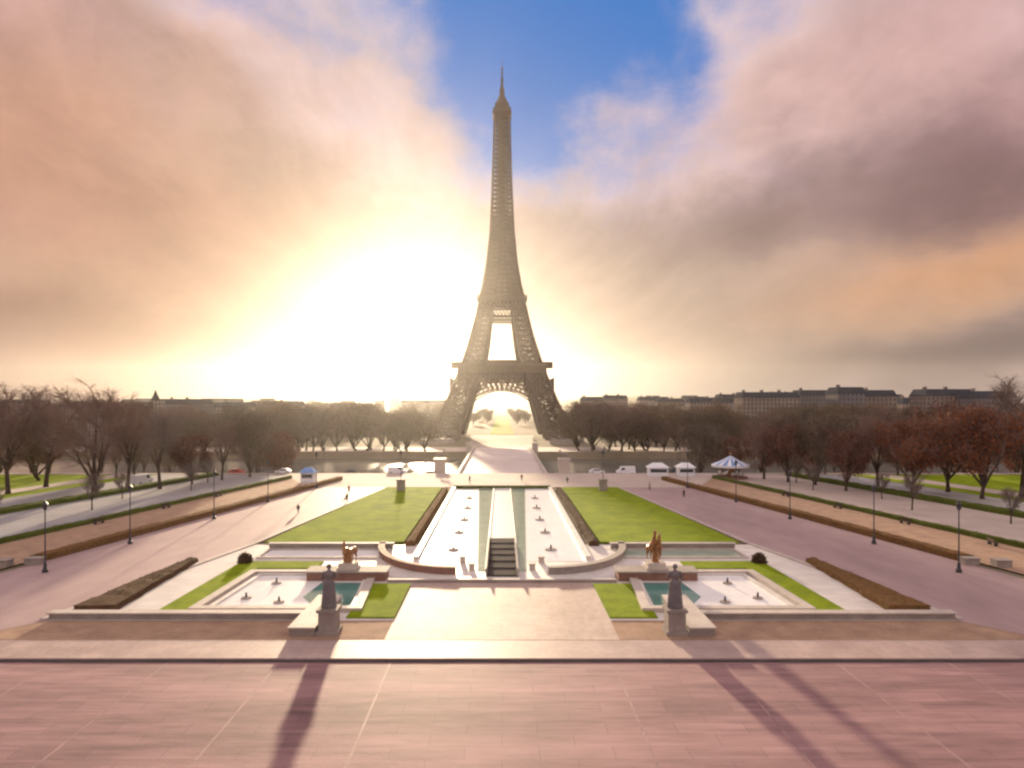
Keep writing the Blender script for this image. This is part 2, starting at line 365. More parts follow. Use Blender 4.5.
# hills on the horizon
def hill(xc, yc, w, d, h, name):
    mb = MB(); nx, ny = 28, 8; vs = []
    r2 = random.Random(xc)
    for j in range(ny+1):
        for i in range(nx+1):
            u = i/nx*2-1; v = j/ny*2-1
            z = h*max(0, 1-u*u)*max(0, 1-v*v)*(1+.25*math.sin(u*9+xc))
            vs.append((xc+u*w, yc+v*d, -12.1+z))
    mb.add(vs, [(j*(nx+1)+i, j*(nx+1)+i+1, (j+1)*(nx+1)+i+1, (j+1)*(nx+1)+i) for j in range(ny) for i in range(nx)])
    struct(mb.build(name, 'olive', smooth=True))
hill(1500, 4300, 2200, 900, 62, 'hill'); hill(-1600, 4400, 2000, 900, 46, 'hill'); hill(200, 4700, 1600, 700, 44, 'hill')

# ------------------------------------------------------------------ lawns, pools
for s in (-1, 1):
    struct(MB().prism([(s*13.9,95),(s*33.6,95),(s*26.8,156),(s*13.9,156)], -.05, .22).build('lawn', 'lawn'))
    struct(MB().prism([(s*9.95,61.9),(s*14.4,61.9),(s*14.1,73.3),(s*9.95,73.3)], -.05, .16).build('lawn', 'lawn'))
    struct(MB().prism([(s*29.2,64),(s*32.8,64),(s*32.4,83.6),(s*22.2,83.6),(s*22.2,80.2),(s*29.2,80.2)], -.05, .16).build('lawn', 'lawn'))

def coping(pts, w, z0, z1, closed=True):
    """flat-topped stone edging following a polyline, one mesh"""
    mb = MB(); n = len(pts); P = [Vector(p) for p in pts]; L = []; Rr = []
    for i in range(n):
        a = P[(i-1)%n] if (closed or i > 0) else None; b = P[(i+1)%n] if (closed or i < n-1) else None
        d1 = (P[i]-a).normalized() if a is not None else (b-P[i]).normalized()
        d2 = (b-P[i]).normalized() if b is not None else d1
        n1 = Vector((-d1.y,d1.x)); n2 = Vector((-d2.y,d2.x)); nn = (n1+n2).normalized(); k = w/2/max(.3, nn.dot(n1))
        L.append(P[i]+nn*k); Rr.append(P[i]-nn*k)
    vs = [(p.x,p.y,z0) for p in L]+[(p.x,p.y,z0) for p in Rr]+[(p.x,p.y,z1) for p in L]+[(p.x,p.y,z1) for p in Rr]
    fs = []
    for i in range(n if closed else n-1):
        j = (i+1)%n; fs += [(2*n+i,3*n+i,3*n+j,2*n+j), (i,2*n+i,2*n+j,j), (n+i,n+j,3*n+j,3*n+i)]
    if not closed: fs += [(0,n,3*n,2*n), (n-1,3*n-1,4*n-1,2*n-1)]
    mb.add(vs, fs); return mb

# side basins
for s in (-1, 1):
    t = thing('fountain_basin', f'{side(s)} side basin with pale water, stepped stone rim and teal corner near the bronze statue', 'basin', (s*21.4, 70.3, 0), 0, 'side basins')
    out = [(s*-7.6,-6.2),(s*8.0,-6.2),(s*7.5,7.6),(s*-6.5,7.6)]
    coping(out, .9, -.2, .42).build('rim', 'palestone', t)
    inn = [(s*-7.0,-5.4),(s*6.9,-5.4),(s*6.4,6.9),(s*-5.9,6.9)]
    coping(inn, .5, -.2, .22).build('inner_step', 'white', t)
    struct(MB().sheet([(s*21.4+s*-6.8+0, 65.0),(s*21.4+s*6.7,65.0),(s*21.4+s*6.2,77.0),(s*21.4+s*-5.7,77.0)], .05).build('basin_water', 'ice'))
    struct(MB().sheet([(s*14.9,65.6),(s*18.6,65.6),(s*20.4,68.6),(s*19.9,74.0),(s*15.4,74.0)], .054).build('deep_water', 'teal'))
    for k, (nx, ny) in enumerate(((4.6,-2.2),(.8,-3.6),(3.4,3.4))):
        nz = thing('fountain_nozzle', ['dark fountain nozzle at the outer side of', 'dark fountain nozzle at the near rim of', 'dark fountain nozzle at the back of'][k]+f' the {side(s)} side basin', 'nozzle', (s*21.4+s*nx, 70.3+ny, .05), 0, 'fountain nozzles')
        MB().lathe([(.55,0),(.5,.12),(.2,.16)], 12).build('base_ring', 'stone', nz); MB().lathe([(.12,.16),(.1,.5),(.06,.62)], 8).build('spout', 'metal', nz)
# low retaining walls before the side basins
for s in (-1, 1):
    t = thing('garden_wall', f'long low stone wall in front of the {side(s)} side basin, pale coping over dark face', 'wall', (s*30, 61.8, 0), 0, 'low walls of the side basins')
    MB().box(-11.6, 11.6, -.3, .4, -.2, .55).build('wall_face', 'stone', t)
    MB().box(-11.75, 11.75, -.45, .55, .555, .68).build('coping', 'palestone', t)
# back walls under the lawns
for s in (-1, 1):
    t = thing('garden_wall', f'grey stone wall along the near edge of the big {side(s)} lawn', 'wall', (s*23.2, 91.2, 0), 0, 'walls under the big lawns')
    MB().box(-8.4, 8.4, -.3, .3, -.1, .75).build('wall_face', 'stone', t); MB().box(-8.55, 8.55, -.42, .42, .755, .86).build('coping', 'palestone', t)
    struct(MB().sheet([(s*15.5,86),(s*31,86),(s*31,90.2),(s*15.5,90.2)], .05).build('shallow_water', 'greenwater' if s > 0 else 'ice'))
    coping([(s*15.2,85.7),(s*31.3,85.7),(s*31.3,90.6),(s*15.2,90.6)], .35, -.1, .2).build('kerb', 'palestone')['kind'] = 'structure'
# statue ledges
for s in (-1, 1):
    t = thing('stone_ledge', f'brown stone ledge carrying the {side(s)} bronze animal statue over the basin', 'ledge', (s*17.4, 75.9, 0), 0, 'stone ledges')
    MB().box(-4.4, 4.4, -1.2, 1.2, -.1, .95).build('wall_face', 'redstone', t); MB().box(-4.6, 4.6, -1.4, 1.4, .955, 1.12).build('coping', 'stone', t)
# step across the centre
t = thing('stone_step', 'long low stone step across the head of the pale forecourt', 'step', (0, 74.4, 0))
MB().box(-12.7, 12.7, -.3, .35, -.1, .26).build('riser', 'stone', t); MB().box(-12.6, 12.6, -.1, .3, .263, .32).build('tread', 'palestone', t)

# curved low walls at the near end of the long pool
for s in (-1, 1):
    pts = [(s*(16.3-10.9*(1-math.cos(R(90*i/12)))), 77.9+14.4*(1-math.sin(R(90*i/12)))) for i in range(13)]
    t = thing('curved_wall', f'curved low stone wall at the near {side(s)} corner of the long pool', 'wall', (0,0,0), 0, 'curved walls of the long pool')
    t.location = (s*10, 84, 0); pts = [(x-s*10, y-84) for x, y in pts]
    coping(pts, .7, -.1, .75, False).build('wall_face', 'redstone' if s < 0 else 'stone', t)
    coping(pts, .9, .753, .86, False).build('coping', 'stone' if s > 0 else 'redstone', t)

# long pool
t = thing('long_basin', 'long central basin of white floor and green channels leading to the tower', 'basin', (0, 118, 0))
for s in (-1, 1):
    MB().box(s*11-.35, s*11+.35, -33, 37, -.1, .45).build('rim', 'white', t)
MB().box(-11.3, 11.3, 37.05, 38.2, -.1, .6).build('end_rim', 'hedgegreen', t)
for s in (-1, 1):
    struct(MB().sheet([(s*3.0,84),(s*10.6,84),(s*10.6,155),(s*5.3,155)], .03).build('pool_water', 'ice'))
    struct(MB().sheet([(s*1.95,79),(s*2.9,79),(s*5.2,155),(s*2.3,155)], .034).build('channel_water', 'greenwater'))
    MB().box(s*1.9-.12, s*1.9+.12, -39, 36, -.1, .3).build('channel_wall', 'white', t)
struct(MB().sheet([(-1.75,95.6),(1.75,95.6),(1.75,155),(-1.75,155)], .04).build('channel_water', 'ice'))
MB().box(-11.3, -5, 37.05-1.1, 37.04, -.1, .1).build('end_step', 'hedgegreen', t)
MB().box(5, 11.3, 37.05-1.1, 37.04, -.1, .1).build('end_step', 'hedgegreen', t)
t = thing('water_stairs', 'dark stepped stone block in the middle of the pool head', 'stairs', (0, 76.7, 0))
for k in range(6):
    MB().box(-1.7, 1.7, k*3.0, k*3.0+2.98, -.05, .22+.11*k).build('stair_step', 'darkstone', t)
for s in (-1, 1): MB().box(s*1.79-.08, s*1.79+.08, -.1, 18.0, -.05, 1.0).build('side_wall', 'stone', t)
for s in (-1, 1):
    for k, (nx, ny) in enumerate(((6.6,90.5),(6.6,102.5),(6.4,113.5),(6.5,126),(6.8,139))):
        nz = thing('fountain_nozzle', f'dark fountain nozzle, {["nearest","second nearest","middle","second farthest","farthest"][k]} in the {side(s)} half of the long pool', 'nozzle', (s*nx, ny, .03), 0, 'fountain nozzles')
        MB().lathe([(.8,0),(.75,.15),(.3,.2)], 12).build('base_ring', 'stone', nz); MB().lathe([(.14,.2),(.12,.55),(.08,.7)], 8).build('spout', 'metal', nz)
# steps / blocks near the pool head
for s in (-1, 1):
    for k, (bx, by) in enumerate(((3.6,79.8),(4.9,83.4))):
        b = MB().box(-.35,.35,-.35,.35,0,.7).box(-.45,.45,-.45,.45,.702,.82); o = b.build('stone_bollard', 'palestone'); o.location = (s*bx, by, .01)
        tag(o, f'small stone bollard {side(s)} of the dark stair block, {["nearer","farther"][k]} one', 'bollard', 'bollards at the pool head')

# hedges
def rough_hedge(pts, h, m, label, group=None, seg=1.2, cat='hedge', name='clipped_hedge', wob=.12):
    """closed outline extruded with an uneven top and sides"""
    P = [Vector(p) for p in pts]; c = sum(P, Vector((0,0)))/len(P)
    r2 = random.Random(int(abs(c.x*31)+c.y*7))
    def resample(a, b, n): return [a.lerp(b, i/n) for i in range(n+1)]
    n = max(3, int((P[1]-P[0]).length/seg)); w = max(2, int((P[2]-P[1]).length/.8))
    A = resample(P[0], P[1], n); B = resample(P[3], P[2], n); mb = MB(); vs = []
    for i in range(n+1):
        row = resample(A[i], B[i], w); d = (B[i]-A[i]).normalized()
        o1 = r2.uniform(-wob, wob); o2 = r2.uniform(-wob, wob)
        ring = [(row[0]-d*(-.0+o1), -.05)] + [(row[0]+d*(.06-o1), h*.55)]
        for j, p in enumerate(row): ring.append((p + d*(.12 if j == 0 else -.12 if j == w else 0), h*(1+r2.uniform(-.12,.10))*( .93 if j in (0,w) else 1)))
        ring += [(row[-1]-d*(.06-o2), h*.55), (row[-1]+d*o2, -.05)]
        vs += [(p.x-c.x, p.y-c.y, z) for p, z in ring]
    k = w+5
    fs = [(i*k+j, i*k+j+1, (i+1)*k+j+1, (i+1)*k+j) for i in range(n) for j in range(k-1)]
    fs += [tuple(range(k-1,-1,-1)), tuple(range(n*k, (n+1)*k))]
    mb.add(vs, fs)
    # leafy tufts on the surface
    tops = [v for v in vs if v[2] > h*.5]
    for _ in range(int(min(3500, len(tops)*14))):
        i = r2.randrange(len(tops)-1); a = Vector(tops[i]); b = Vector(tops[min(len(tops)-1, i+r2.choice((1,k-4)))]); p = a.lerp(b, r2.random())
        if (a-b).length > 3: continue
        d1 = Vector((r2.gauss(0,1), r2.gauss(0,1), r2.gauss(0,.6))).normalized()*.09; d2 = Vector((r2.gauss(0,1), r2.gauss(0,1), r2.gauss(0,1))).normalized()*.09
        p = p + Vector((0,0,r2.uniform(-.1,.1)))
        mb.add([p, p+d1, p+d1+d2, p+d2], [(0,1,2,3)])
    o = mb.build(name, m); o.location = (c.x, c.y, 0); tag(o, label, cat, group); return o
for s in (-1, 1):
    rough_hedge([(s*12.1,93),(s*12.1,151.5),(s*13.4,151.5),(s*13.4,93)], .8, 'hedgebrown' if s < 0 else 'hedgedark', f'brown clipped hedge between the long pool and the {side(s)} lawn', 'pool hedges')
    rough_hedge([(s*36.9,64.0),(s*37.9,83.5),(s*39.2,83.5),(s*41.0,64.0)], .62, 'hedgebrown' if s > 0 else 'hedgedark', f'{"rust" if s>0 else "dark"} brown wedge-shaped hedge outside the {side(s)} side basin', 'wedge hedges')
    rough_hedge([(s*band(0,84),84),(s*band(0,172),172),(s*band(1.8,172),172),(s*band(1.8,84),84)], .9, 'hedgebrown', f'long brown hedge bordering the {side(s)} avenue', 'avenue hedges')
    rough_hedge([(s*band(15,70),70),(s*band(15,176),176),(s*band(16.4,176),176),(s*band(16.4,70),70)], .7, 'hedgegreen', f'thin green hedge beyond the orange gravel path on the {side(s)}', 'thin green hedges')
    rough_hedge([(s*band(38,64),64),(s*band(38,182),182),(s*band(41,182),182),(s*band(41,64),64)], .9, 'hedgegreen', f'wide green hedge along the garden road on the {side(s)}', 'road hedges')
    # small shrub at the tip of the grass strip
    mb = MB(); r2 = random.Random(5+s)
    for _ in range(1200):
        d = Vector((r2.gauss(0,1), r2.gauss(0,1), abs(r2.gauss(0,1)))).normalized(); p = Vector((d.x*.95, d.y*.95, d.z*1.3))*r2.uniform(.6,1)
        a = Vector((r2.gauss(0,1), r2.gauss(0,1), r2.gauss(0,1))).normalized()*.16; b = Vector((r2.gauss(0,1), r2.gauss(0,1), r2.gauss(0,1))).normalized()*.12
        mb.add([p, p+a, p+a+b, p+b], [(0,1,2,3)])
    mb.tube((0,0,0), (0,0,.7), .1, .05)
    o = mb.build('shrub', 'hedgedark'); o.location = (s*31.8, 82.9, .1); tag(o, f'small dark shrub at the back corner of the {side(s)} grass strip', 'shrub')

# ------------------------------------------------------------------ figures (fused into one surface)
def fuse(mb, name, m, voxel=.05, sm=4, parent=None):
    o = bpy.data.objects.new(name, mb.mesh(name, m)); COL.objects.link(o)
    md = o.modifiers.new('r', 'REMESH'); md.mode = 'VOXEL'; md.voxel_size = voxel; md.use_smooth_shade = True
    s = o.modifiers.new('s', 'SMOOTH'); s.factor = .5; s.iterations = sm
    dg = bpy.context.evaluated_depsgraph_get(); me = bpy.data.meshes.new_from_object(o.evaluated_get(dg))
    o.modifiers.clear(); o.data = me; me.name = name
    if not me.materials: me.materials.append(M[m])
    if parent: o.parent = parent
    return o
def limb(mb, pts, n=10):
    for (a, ra), (b, rb) in zip(pts, pts[1:]): mb.tube(a, b, ra, rb, n)
    for p, r in pts: mb.ball(p, r*.99, n=10, k=6)

def stone_figure(parent, s):
    k = 3.75/7.5; mb = MB()   # k = head unit; figure 4.5 m, back to the camera
    limb(mb, [((0,0,6.35*k),.17*k),((0,0,6.75*k),.17*k)])
    mb.ball((0,.02,7.1*k), .34*k, .38*k, .47*k)
    mb.ball((0,-.12*k,7.15*k), .40*k, .36*k, .42*k)               # hair mass
    mb.ball((0,.42*k,7.0*k), .06*k, .1*k, .1*k)                    # nose
    limb(mb, [((0,0,6.2*k),.40*k),((0,0,5.6*k),.62*k),((0,.02,4.9*k),.50*k),((0,0,4.0*k),.68*k)], 14)
    for q in (-1, 1):
        mb.ball((q*.62*k,0,6.0*k), .32*k)
        limb(mb, [((q*.2*k,0,3.9*k),.50*k),((q*.36*k,.1*k*q*s,2.1*k),.34*k),((q*.38*k,0,.35*k),.22*k)])
        mb.ball((q*.40*k,.25*k,.14*k), .2*k, .45*k, .16*k)
    e = s
    limb(mb, [((.72*k*e,0,6.0*k),.24*k),((1.02*k*e,.1,4.9*k),.2*k),((.8*k*e,.45*k,4.1*k),.15*k)]); mb.ball((.76*k*e,.6*k,4.0*k), .14*k, .22*k, .16*k)
    limb(mb, [((-.72*k*e,0,6.0*k),.24*k),((-1.0*k*e,.2*k,5.0*k),.2*k),((-.55*k*e,.6*k,5.6*k),.15*k)]); mb.ball((-.46*k*e,.7*k,5.75*k), .14*k, .15*k, .22*k)
    # long drapery falling to the plinth
    for i in range(11):
        a = math.pi*(i/10)+math.pi; x = math.cos(a)*.75*k; y = math.sin(a)*.55*k
        limb(mb, [((x*.8,y*.8,4.4*k),.20*k),((x*1.05,y*1.05,2.2*k),.19*k),((x*1.2,y*1.25,.15*k),.22*k)], 8)
    return fuse(mb, 'figure', 'statue', .055, 3, parent)
for s in (-1, 1):
    t = thing('stone_statue', f'tall grey stone figure on a pedestal {side(s)} of the forecourt, seen from behind', 'statue', (s*15.0, 58.1, 0), 0, 'stone statues')
    pd = MB().box(-.95,.95,-.95,.95,0,.35).box(-.75,.75,-.75,.75,.35,1.95).box(-.9,.9,-.9,.9,1.952,2.2).build('pedestal', 'stone', t)
    f = stone_figure(t, s); f.location = (0, 0, 2.2); f.scale = (1.25, 1.2, 1)
    t = thing('plinth_wall', f'low pale block wall running back from the {side(s)} stone statue', 'wall', (s*17.1, 57.2, 0), 0, 'block walls by the statues')
    MB().box(-1.1, 1.1, 0, 9.5, -.1, .66).build('wall_face', 'stone', t); MB().box(-1.18, 1.18, -.15, 9.6, .663, .80).build('coping', 'palestone', t)

def horse(mb, ox, oy, oz, yaw, rear=.0, bull=False):
    """animal standing with its quarters away and the neck lifted; long axis local +y"""
    def T(x, y, z):
        ry = y*math.cos(rear)-z*math.sin(rear)*0; zz = z + max(0, y+.5)*math.sin(rear)
        c, s_ = math.cos(yaw), math.sin(yaw); return (ox+x*c-ry*s_, oy+x*s_+ry*c, oz+zz)
    def L(pts, n=10): limb(mb, [(T(*p), r) for p, r in pts], n)
    L([((0,-.85,1.25),.36),((0,-.3,1.2),.37),((0,.3,1.22),.38),((0,.75,1.32),.36)], 14)
    if bull:
        L([((0,.8,1.45),.40),((0,1.2,1.62),.30)]); L([((0,1.3,1.62),.24),((0,1.68,1.35),.14)])
        for q in (-1,1): L([((q*.2,1.3,1.8),.07),((q*.42,1.35,1.95),.05),((q*.42,1.45,2.2),.025)])
    else:
        L([((0,.8,1.45),.30),((0,1.15,1.95),.20),((0,1.25,2.3),.16)]); L([((0,1.2,2.38),.17),((0,1.5,2.2),.13),((0,1.72,2.02),.09)])
        for q in (-1,1): L([((q*.09,1.16,2.5),.05),((q*.1,1.14,2.68),.02)])
        L([((0,.75,1.75),.08),((0,1.0,2.15),.09),((0,1.08,2.5),.07)])
    for q in (-1, 1):
        L([((q*.2,-.85,1.15),.24),((q*.22,-.7,.78),.15),((q*.22,-1.0,.5),.09),((q*.22,-.95,.12),.07),((q*.22,-.9,.03),.09)])
        up = .45 if (rear and q > 0) else 0
        L([((q*.2,.75,1.15),.2),((q*.22,.8+up*.7,.75+up*.6),.11),((q*.22,.82+up,.45+up),.075),((q*.22,.82+up*.6,.08+up*.6),.07)])
    L([((0,-1.15,1.35),.09),((0,-1.35,1.0),.07),((0,-1.35,.5),.05)])
for s in (-1, 1):
    nm = 'bronze bull and fawn' if s < 0 else 'bronze pair of rearing horses with dog'
    t = thing('bronze_statue', f'{side(s)} brown gilt animal sculpture standing on the stone ledge', 'statue', (s*17.4, 76.0, 1.12), 0, 'bronze animal statues')
    MB().box(-1.15,1.15,-.95,.95,0,.25).box(-1.0,1.0,-.8,.8,.25,.75).build('pedestal', 'palestone', t)
    mb = MB(); 
    if s < 0:
        horse(mb, .25, -.1, 0, R(165), 0, True); limb(mb, [((-.5,.1,0),.12),((-.5,.1,.7),.14),((-.55,.0,1.3),.2),((-.5,-.1,1.9),.16),((-.45,-.3,2.2),.13)])
        mb.ball((-.45,-.35,2.3), .14, .25, .14)
        for q in (-1,1): limb(mb, [((-.45+q*.08,-.25,2.4),.04),((-.45+q*.18,-.2,2.7),.03)])
        limb(mb, [((0,0,0),.4),((0,0,1.0),.35)])
    else:
        horse(mb, .35, .1, .1, R(172), R(28)); horse(mb, -.4, .2, .2, R(190), R(36)); limb(mb, [((0,0,0),.4),((0,0,1.1),.35)])
        limb(mb, [((0,-.7,.4),.14),((0,-.5,.75),.18),((0,-.75,1.05),.11)]); mb.ball((0,-.85,1.15), .1, .18, .1)
    f = fuse(mb, 'animal_group', 'bronze', .05, 3, t); f.location = (0,0,.75)

# ------------------------------------------------------------------ lamp posts
def lamp_proto():
    t = thing('street_lamp', '', 'street lamp')
    MB().lathe([(.32,0),(.32,.35),(.2,.5),(.16,1.1),(.1,1.25)], 10).build('base', 'metal', t)
    MB().tube((0,0,1.2), (0,0,7.3), .085, .06, 8).build('pole', 'metal', t)
    hd = MB().lathe([(.08,7.3),(.22,7.45),(.30,8.0),(.33,8.02),(.12,8.3),(.03,8.5)], 8).build('lamp_head', 'metal', t)
    MB().lathe([(.20,7.5),(.285,7.95)], 8).build('lamp_glass', 'lamp', hd)
    return t
LP = lamp_proto(); CH = {}
first = True
words = ['nearest', 'second nearest', 'third', 'fourth', 'farthest']
for s in (-1, 1):
    for k, (x, y) in enumerate(((53.6,78.6),(52.4,94.4),(49.2,114.5),(46.8,134),(43.2,156))):
        lb = f'dark lamp post on the outer edge of the {side(s)} avenue, {words[k]} of its row'
        if first: LP.location = (s*x, y, 0); LP['label'] = lb; LP['group'] = 'lamp posts along the avenues'; first = False
        else: dup(LP, (s*x, y, 0), 0, lb, 'lamp posts along the avenues')
for s in (-1, 1):
    t = dup(LP, (s*22.6, 150, .9), 0, f'lamp post on a dark stone pedestal at the far end of the {side(s)} lawn', 'lamp posts on pedestals')
    MB().box(-.85,.85,-.85,.85,-.9,1.6).box(-1,1,-1,1,1.602,1.85).build('pedestal', 'stone', t)
for s in (-1, 1):
    for k in range(3):
        dup(LP, (s*(30+k*22), 196, terr(196)), 0, f'small lamp post on the quay {side(s)} of the bridge, {["nearest to","second from","third from"][k]} the centre', 'lamp posts on the quay')

# bins, stone blocks, benches at avenue edge
def bench(x, y, rz, lb):
    t = thing('park_bench', lb, 'bench', (x,y,0), rz, 'benches along the gravel paths')
    MB().box(-1,1,-.25,.25,.42,.48).build('seat', 'bark', t); MB().box(-1,1,.24,.30,.55,.95).build('backrest', 'bark', t)
    for q in (-1,1): MB().box(q*.8-.05,q*.8+.05,-.22,.28,0,.419).build('leg', 'metal', t)
bench(68.5, 93.5, R(80), 'dark bench by the thin green hedge at the right edge of the photo')
for k, (y,) in enumerate(((110,),(126,),(142,))):
    for s in (-1, 1): bench(s*band(13.6,y), y, R(-80*s), f'dark bench on the {side(s)} orange gravel path, {["nearest","middle","farthest"][k]} of three')
for s in (-1, 1):
    for k, (x, y) in enumerate(((57.6,82.6),(60.8,81.6))):
        o = MB().box(-.9,.9,-.6,.6,0,.75).box(-1,1,-.7,.7,.752,.86).build('stone_block', 'stone'); o.location = (s*x, y, 0)
        tag(o, f'{["inner","outer"][k]} stone block at the near end of the {side(s)} avenue hedge', 'block', 'stone blocks')

# ------------------------------------------------------------------ the lattice tower
TY = 570.0; TZ = -12.0
def interp(tab, z):
    for (a, va), (b, vb) in zip(tab, tab[1:]):
        if z <= b: return va + (vb-va)*(z-a)/(b-a)
    return tab[-1][1]
OUT = [(0,58.5),(15,51.0),(30,44.2),(45,38.4),(57,34.2),(70,29.6),(85,25.2),(100,21.6),(115,18.6),(130,15.3),(150,12.2),(175,9.6),(200,8.5),(230,7.4),(260,6.6),(276,6.2)]
INN = [(0,36.0),(15,31.0),(30,26.5),(45,22.0),(57,18.0),(70,13.2),(85,11.0),(100,9.3),(112,8.0),(130,4.6),(150,2.6),(175,.9),(190,.5)]
tw = thing('lattice_tower', 'tall brown iron lattice tower on four splayed legs rising against the glowing sky', 'tower', (0, TY, TZ))
def leg_mb(sx, sy, zs):
    mb = MB()
    def corners(z):
        o, i = interp(OUT, z), interp(INN, z)
        return [Vector((sx*o,sy*o,z)), Vector((sx*i,sy*o,z)), Vector((sx*i,sy*i,z)), Vector((sx*o,sy*i,z))]
    for a, b in zip(zs, zs[1:]):
        A, B = corners(a), corners(b); th = max(.55, (A[0]-A[1]).length*.06)
        for k in range(4):
            mb.tube(A[k], B[k], th*1.35, th*1.2, 4, cap=False)
            k2 = (k+1)%4
            mb.tube(A[k], B[k2], th*.6, th*.6, 4, cap=False); mb.tube(A[k2], B[k], th*.6, th*.6, 4, cap=False)
            mb.tube(B[k], B[k2], th*.85, th*.85, 4, cap=False)
            ma, m2 = (A[k]+A[k2])/2, (B[k]+B[k2])/2; mm = (ma+m2)/2; la, lb = (A[k]+B[k])/2, (A[k2]+B[k2])/2
            for p, q_ in ((ma,la),(ma,lb),(m2,la),(m2,lb),(la,lb)): mb.tube(p, q_, th*.38, th*.38, 3, cap=False)
    return mb
def frange(a, b, n): return [a+(b-a)*i/n for i in range(n+1)]
for sx in (-1, 1):
    for sy in (-1, 1):
        lg = leg_mb(sx, sy, frange(3, 56, 6)).build('leg', 'iron', tw)
        MB().hexa([(sx*36,sy*36,-.5),(sx*64,sy*36,-.5),(sx*64,sy*64,-.5),(sx*36,sy*64,-.5)][::(1 if sx*sy>0 else -1)], [(sx*37,sy*37,3.5),(sx*62,sy*37,3.5),(sx*62,sy*62,3.5),(sx*37,sy*62,3.5)][::(1 if sx*sy>0 else -1)]).build('masonry_foot', 'stone', lg)
        leg_mb(sx, sy, frange(60, 112, 6)).build('upper_leg', 'iron', tw)
# arches with spandrel lattice on the four sides
def arch_mb():
    mb = MB(); cz = 5.0; Ri, Ro = 37.0, 40.2; N = 26
    prev = None
    for i in range(N+1):
        a = R(8+164*i/N); ci, si = math.cos(a), math.sin(a)
        p1 = Vector((Ri*ci, 0, cz+Ri*si)); p2 = Vector((Ro*ci, 0, cz+Ro*si))
        if prev:
            mb.tube(prev[0], p1, .75, .75, 4, cap=False); mb.tube(prev[1], p2, .6, .6, 4, cap=False)
            mb.tube(prev[0], p2, .3, .3, 3, cap=False); mb.tube(prev[1], p1, .3, .3, 3, cap=False)
        mb.tube(p1, p2, .35, .35, 3, cap=False)
        if 4 < i < N-4:
            zt = 51.5
            if p2.z < zt-1: mb.tube(p2, (p2.x, 0, zt), .7, .7, 4, cap=False)
            if prev and prev[1].z < zt-1:
                mb.tube(prev[1], (p2.x, 0, zt), .5, .5, 3, cap=False); mb.tube(p2, (prev[1].x, 0, zt), .5, .5, 3, cap=False)
                for q_ in (.35,.7): mb.tube(prev[1].lerp(Vector((prev[1].x,0,zt)),q_), p2.lerp(Vector((p2.x,0,zt)),q_), .35, .35, 3, cap=False)
        prev = (p1, p2)
    return mb
for k in range(4):
    o = arch_mb().build('arch', 'iron', tw); o.rotation_euler = (0,0,R(90*k)); d = 41.5
    o.location = (d*math.sin(R(90*k)), -d*math.cos(R(90*k)), 0); o.rotation_euler = (R(0),0,R(90*k))
def truss_ring(h, z0, z1, n, r):
    mb = MB()
    for k in range(4):
        c, s_ = math.cos(R(90*k)), math.sin(R(90*k))
        f = lambda x, z: Vector((x*c-(-h)*s_*-1*-1, 0, 0))
        def P(x, z): return Vector((x*c + h*s_, x*s_ - h*c, z))
        mb.tube(P(-h,z0), P(h,z0), r*1.5, r*1.5, 4); mb.tube(P(-h,z1), P(h,z1), r*1.5, r*1.5, 4)
        for i in range(n):
            a = -h+2*h*i/n; b = -h+2*h*(i+1)/n
            mb.tube(P(a,z0), P(b,z1), r, r, 3, cap=False); mb.tube(P(b,z0), P(a,z1), r, r, 3, cap=False); mb.tube(P(b,z0), P(b,z1), r*.8, r*.8, 3, cap=False)
    return mb
pf = MB().box(-35.5,35.5,-35.5,35.5,56.6,60.5)
f1 = pf.build('first_platform', 'iron', tw)
truss_ring(35.2, 50.0, 56.5, 26, .7).build('truss', 'iron', f1)
truss_ring(36.2, 60.6, 63.4, 48, .35).build('gallery', 'iron', f1)
for k in range(4):
    MB().box(-16,16,-4,4,60.52,66.0).build('pavilion', 'iron', f1).location = (27*math.sin(R(90*k)), -27*math.cos(R(90*k)), 0)
    kids(f1)[-1].rotation_euler = (0,0,R(90*k))
f2 = MB().box(-20.5,20.5,-20.5,20.5,115.2,117.0).build('second_platform', 'iron', tw)
truss_ring(18.9, 108, 115, 12, .5).build('truss', 'iron', f2); truss_ring(20.6, 117.1, 119.6, 30, .22).build('gallery', 'iron', f2)
MB().box(-12,12,-12,12,117.02,121.5).build('pavilion', 'iron', f2)
truss_ring(21.5-9, 100.5, 103, 10, .4).build('truss', 'iron', f2)
# upper shaft
sh = MB()
for sx in (-1,1):
    for sy in (-1,1):
        l_ = leg_mb(sx, sy, frange(118, 190, 12)); sh.add(l_.v, l_.f)
zs = frange(118, 272, 40)
for a, b in zip(zs, zs[1:]):
    oa, ob = interp(OUT,a), interp(OUT,b); th = max(.7, oa*.05)
    for k in range(4):
        c, s_ = math.cos(R(90*k)), math.sin(R(90*k)); P = lambda x, h, z: Vector((x*c+h*s_, x*s_-h*c, z))
        sh.tube(P(-oa,oa,a), P(-ob,ob,b), th*1.3, th*1.3, 4, cap=False)
        sh.tube(P(-oa,oa,a), P(ob,ob,b), th*.7, th*.7, 3, cap=False); sh.tube(P(oa,oa,a), P(-ob,ob,b), th*.7, th*.7, 3, cap=False)
        sh.tube(P(-ob,ob,b), P(ob,ob,b), th*.9, th*.9, 4, cap=False)
sh.box(-1.6,1.6,-1.6,1.6,118,190); sh.box(-3,3,-3,3,190,272)
sh.build('upper_shaft', 'iron', tw)
tp = MB().hexa([(-5.2,-5.2,271),(5.2,-5.2,271),(5.2,5.2,271),(-5.2,5.2,271)], [(-8.2,-8.2,276),(8.2,-8.2,276),(8.2,8.2,276),(-8.2,8.2,276)]).build('top_platform', 'iron', tw)
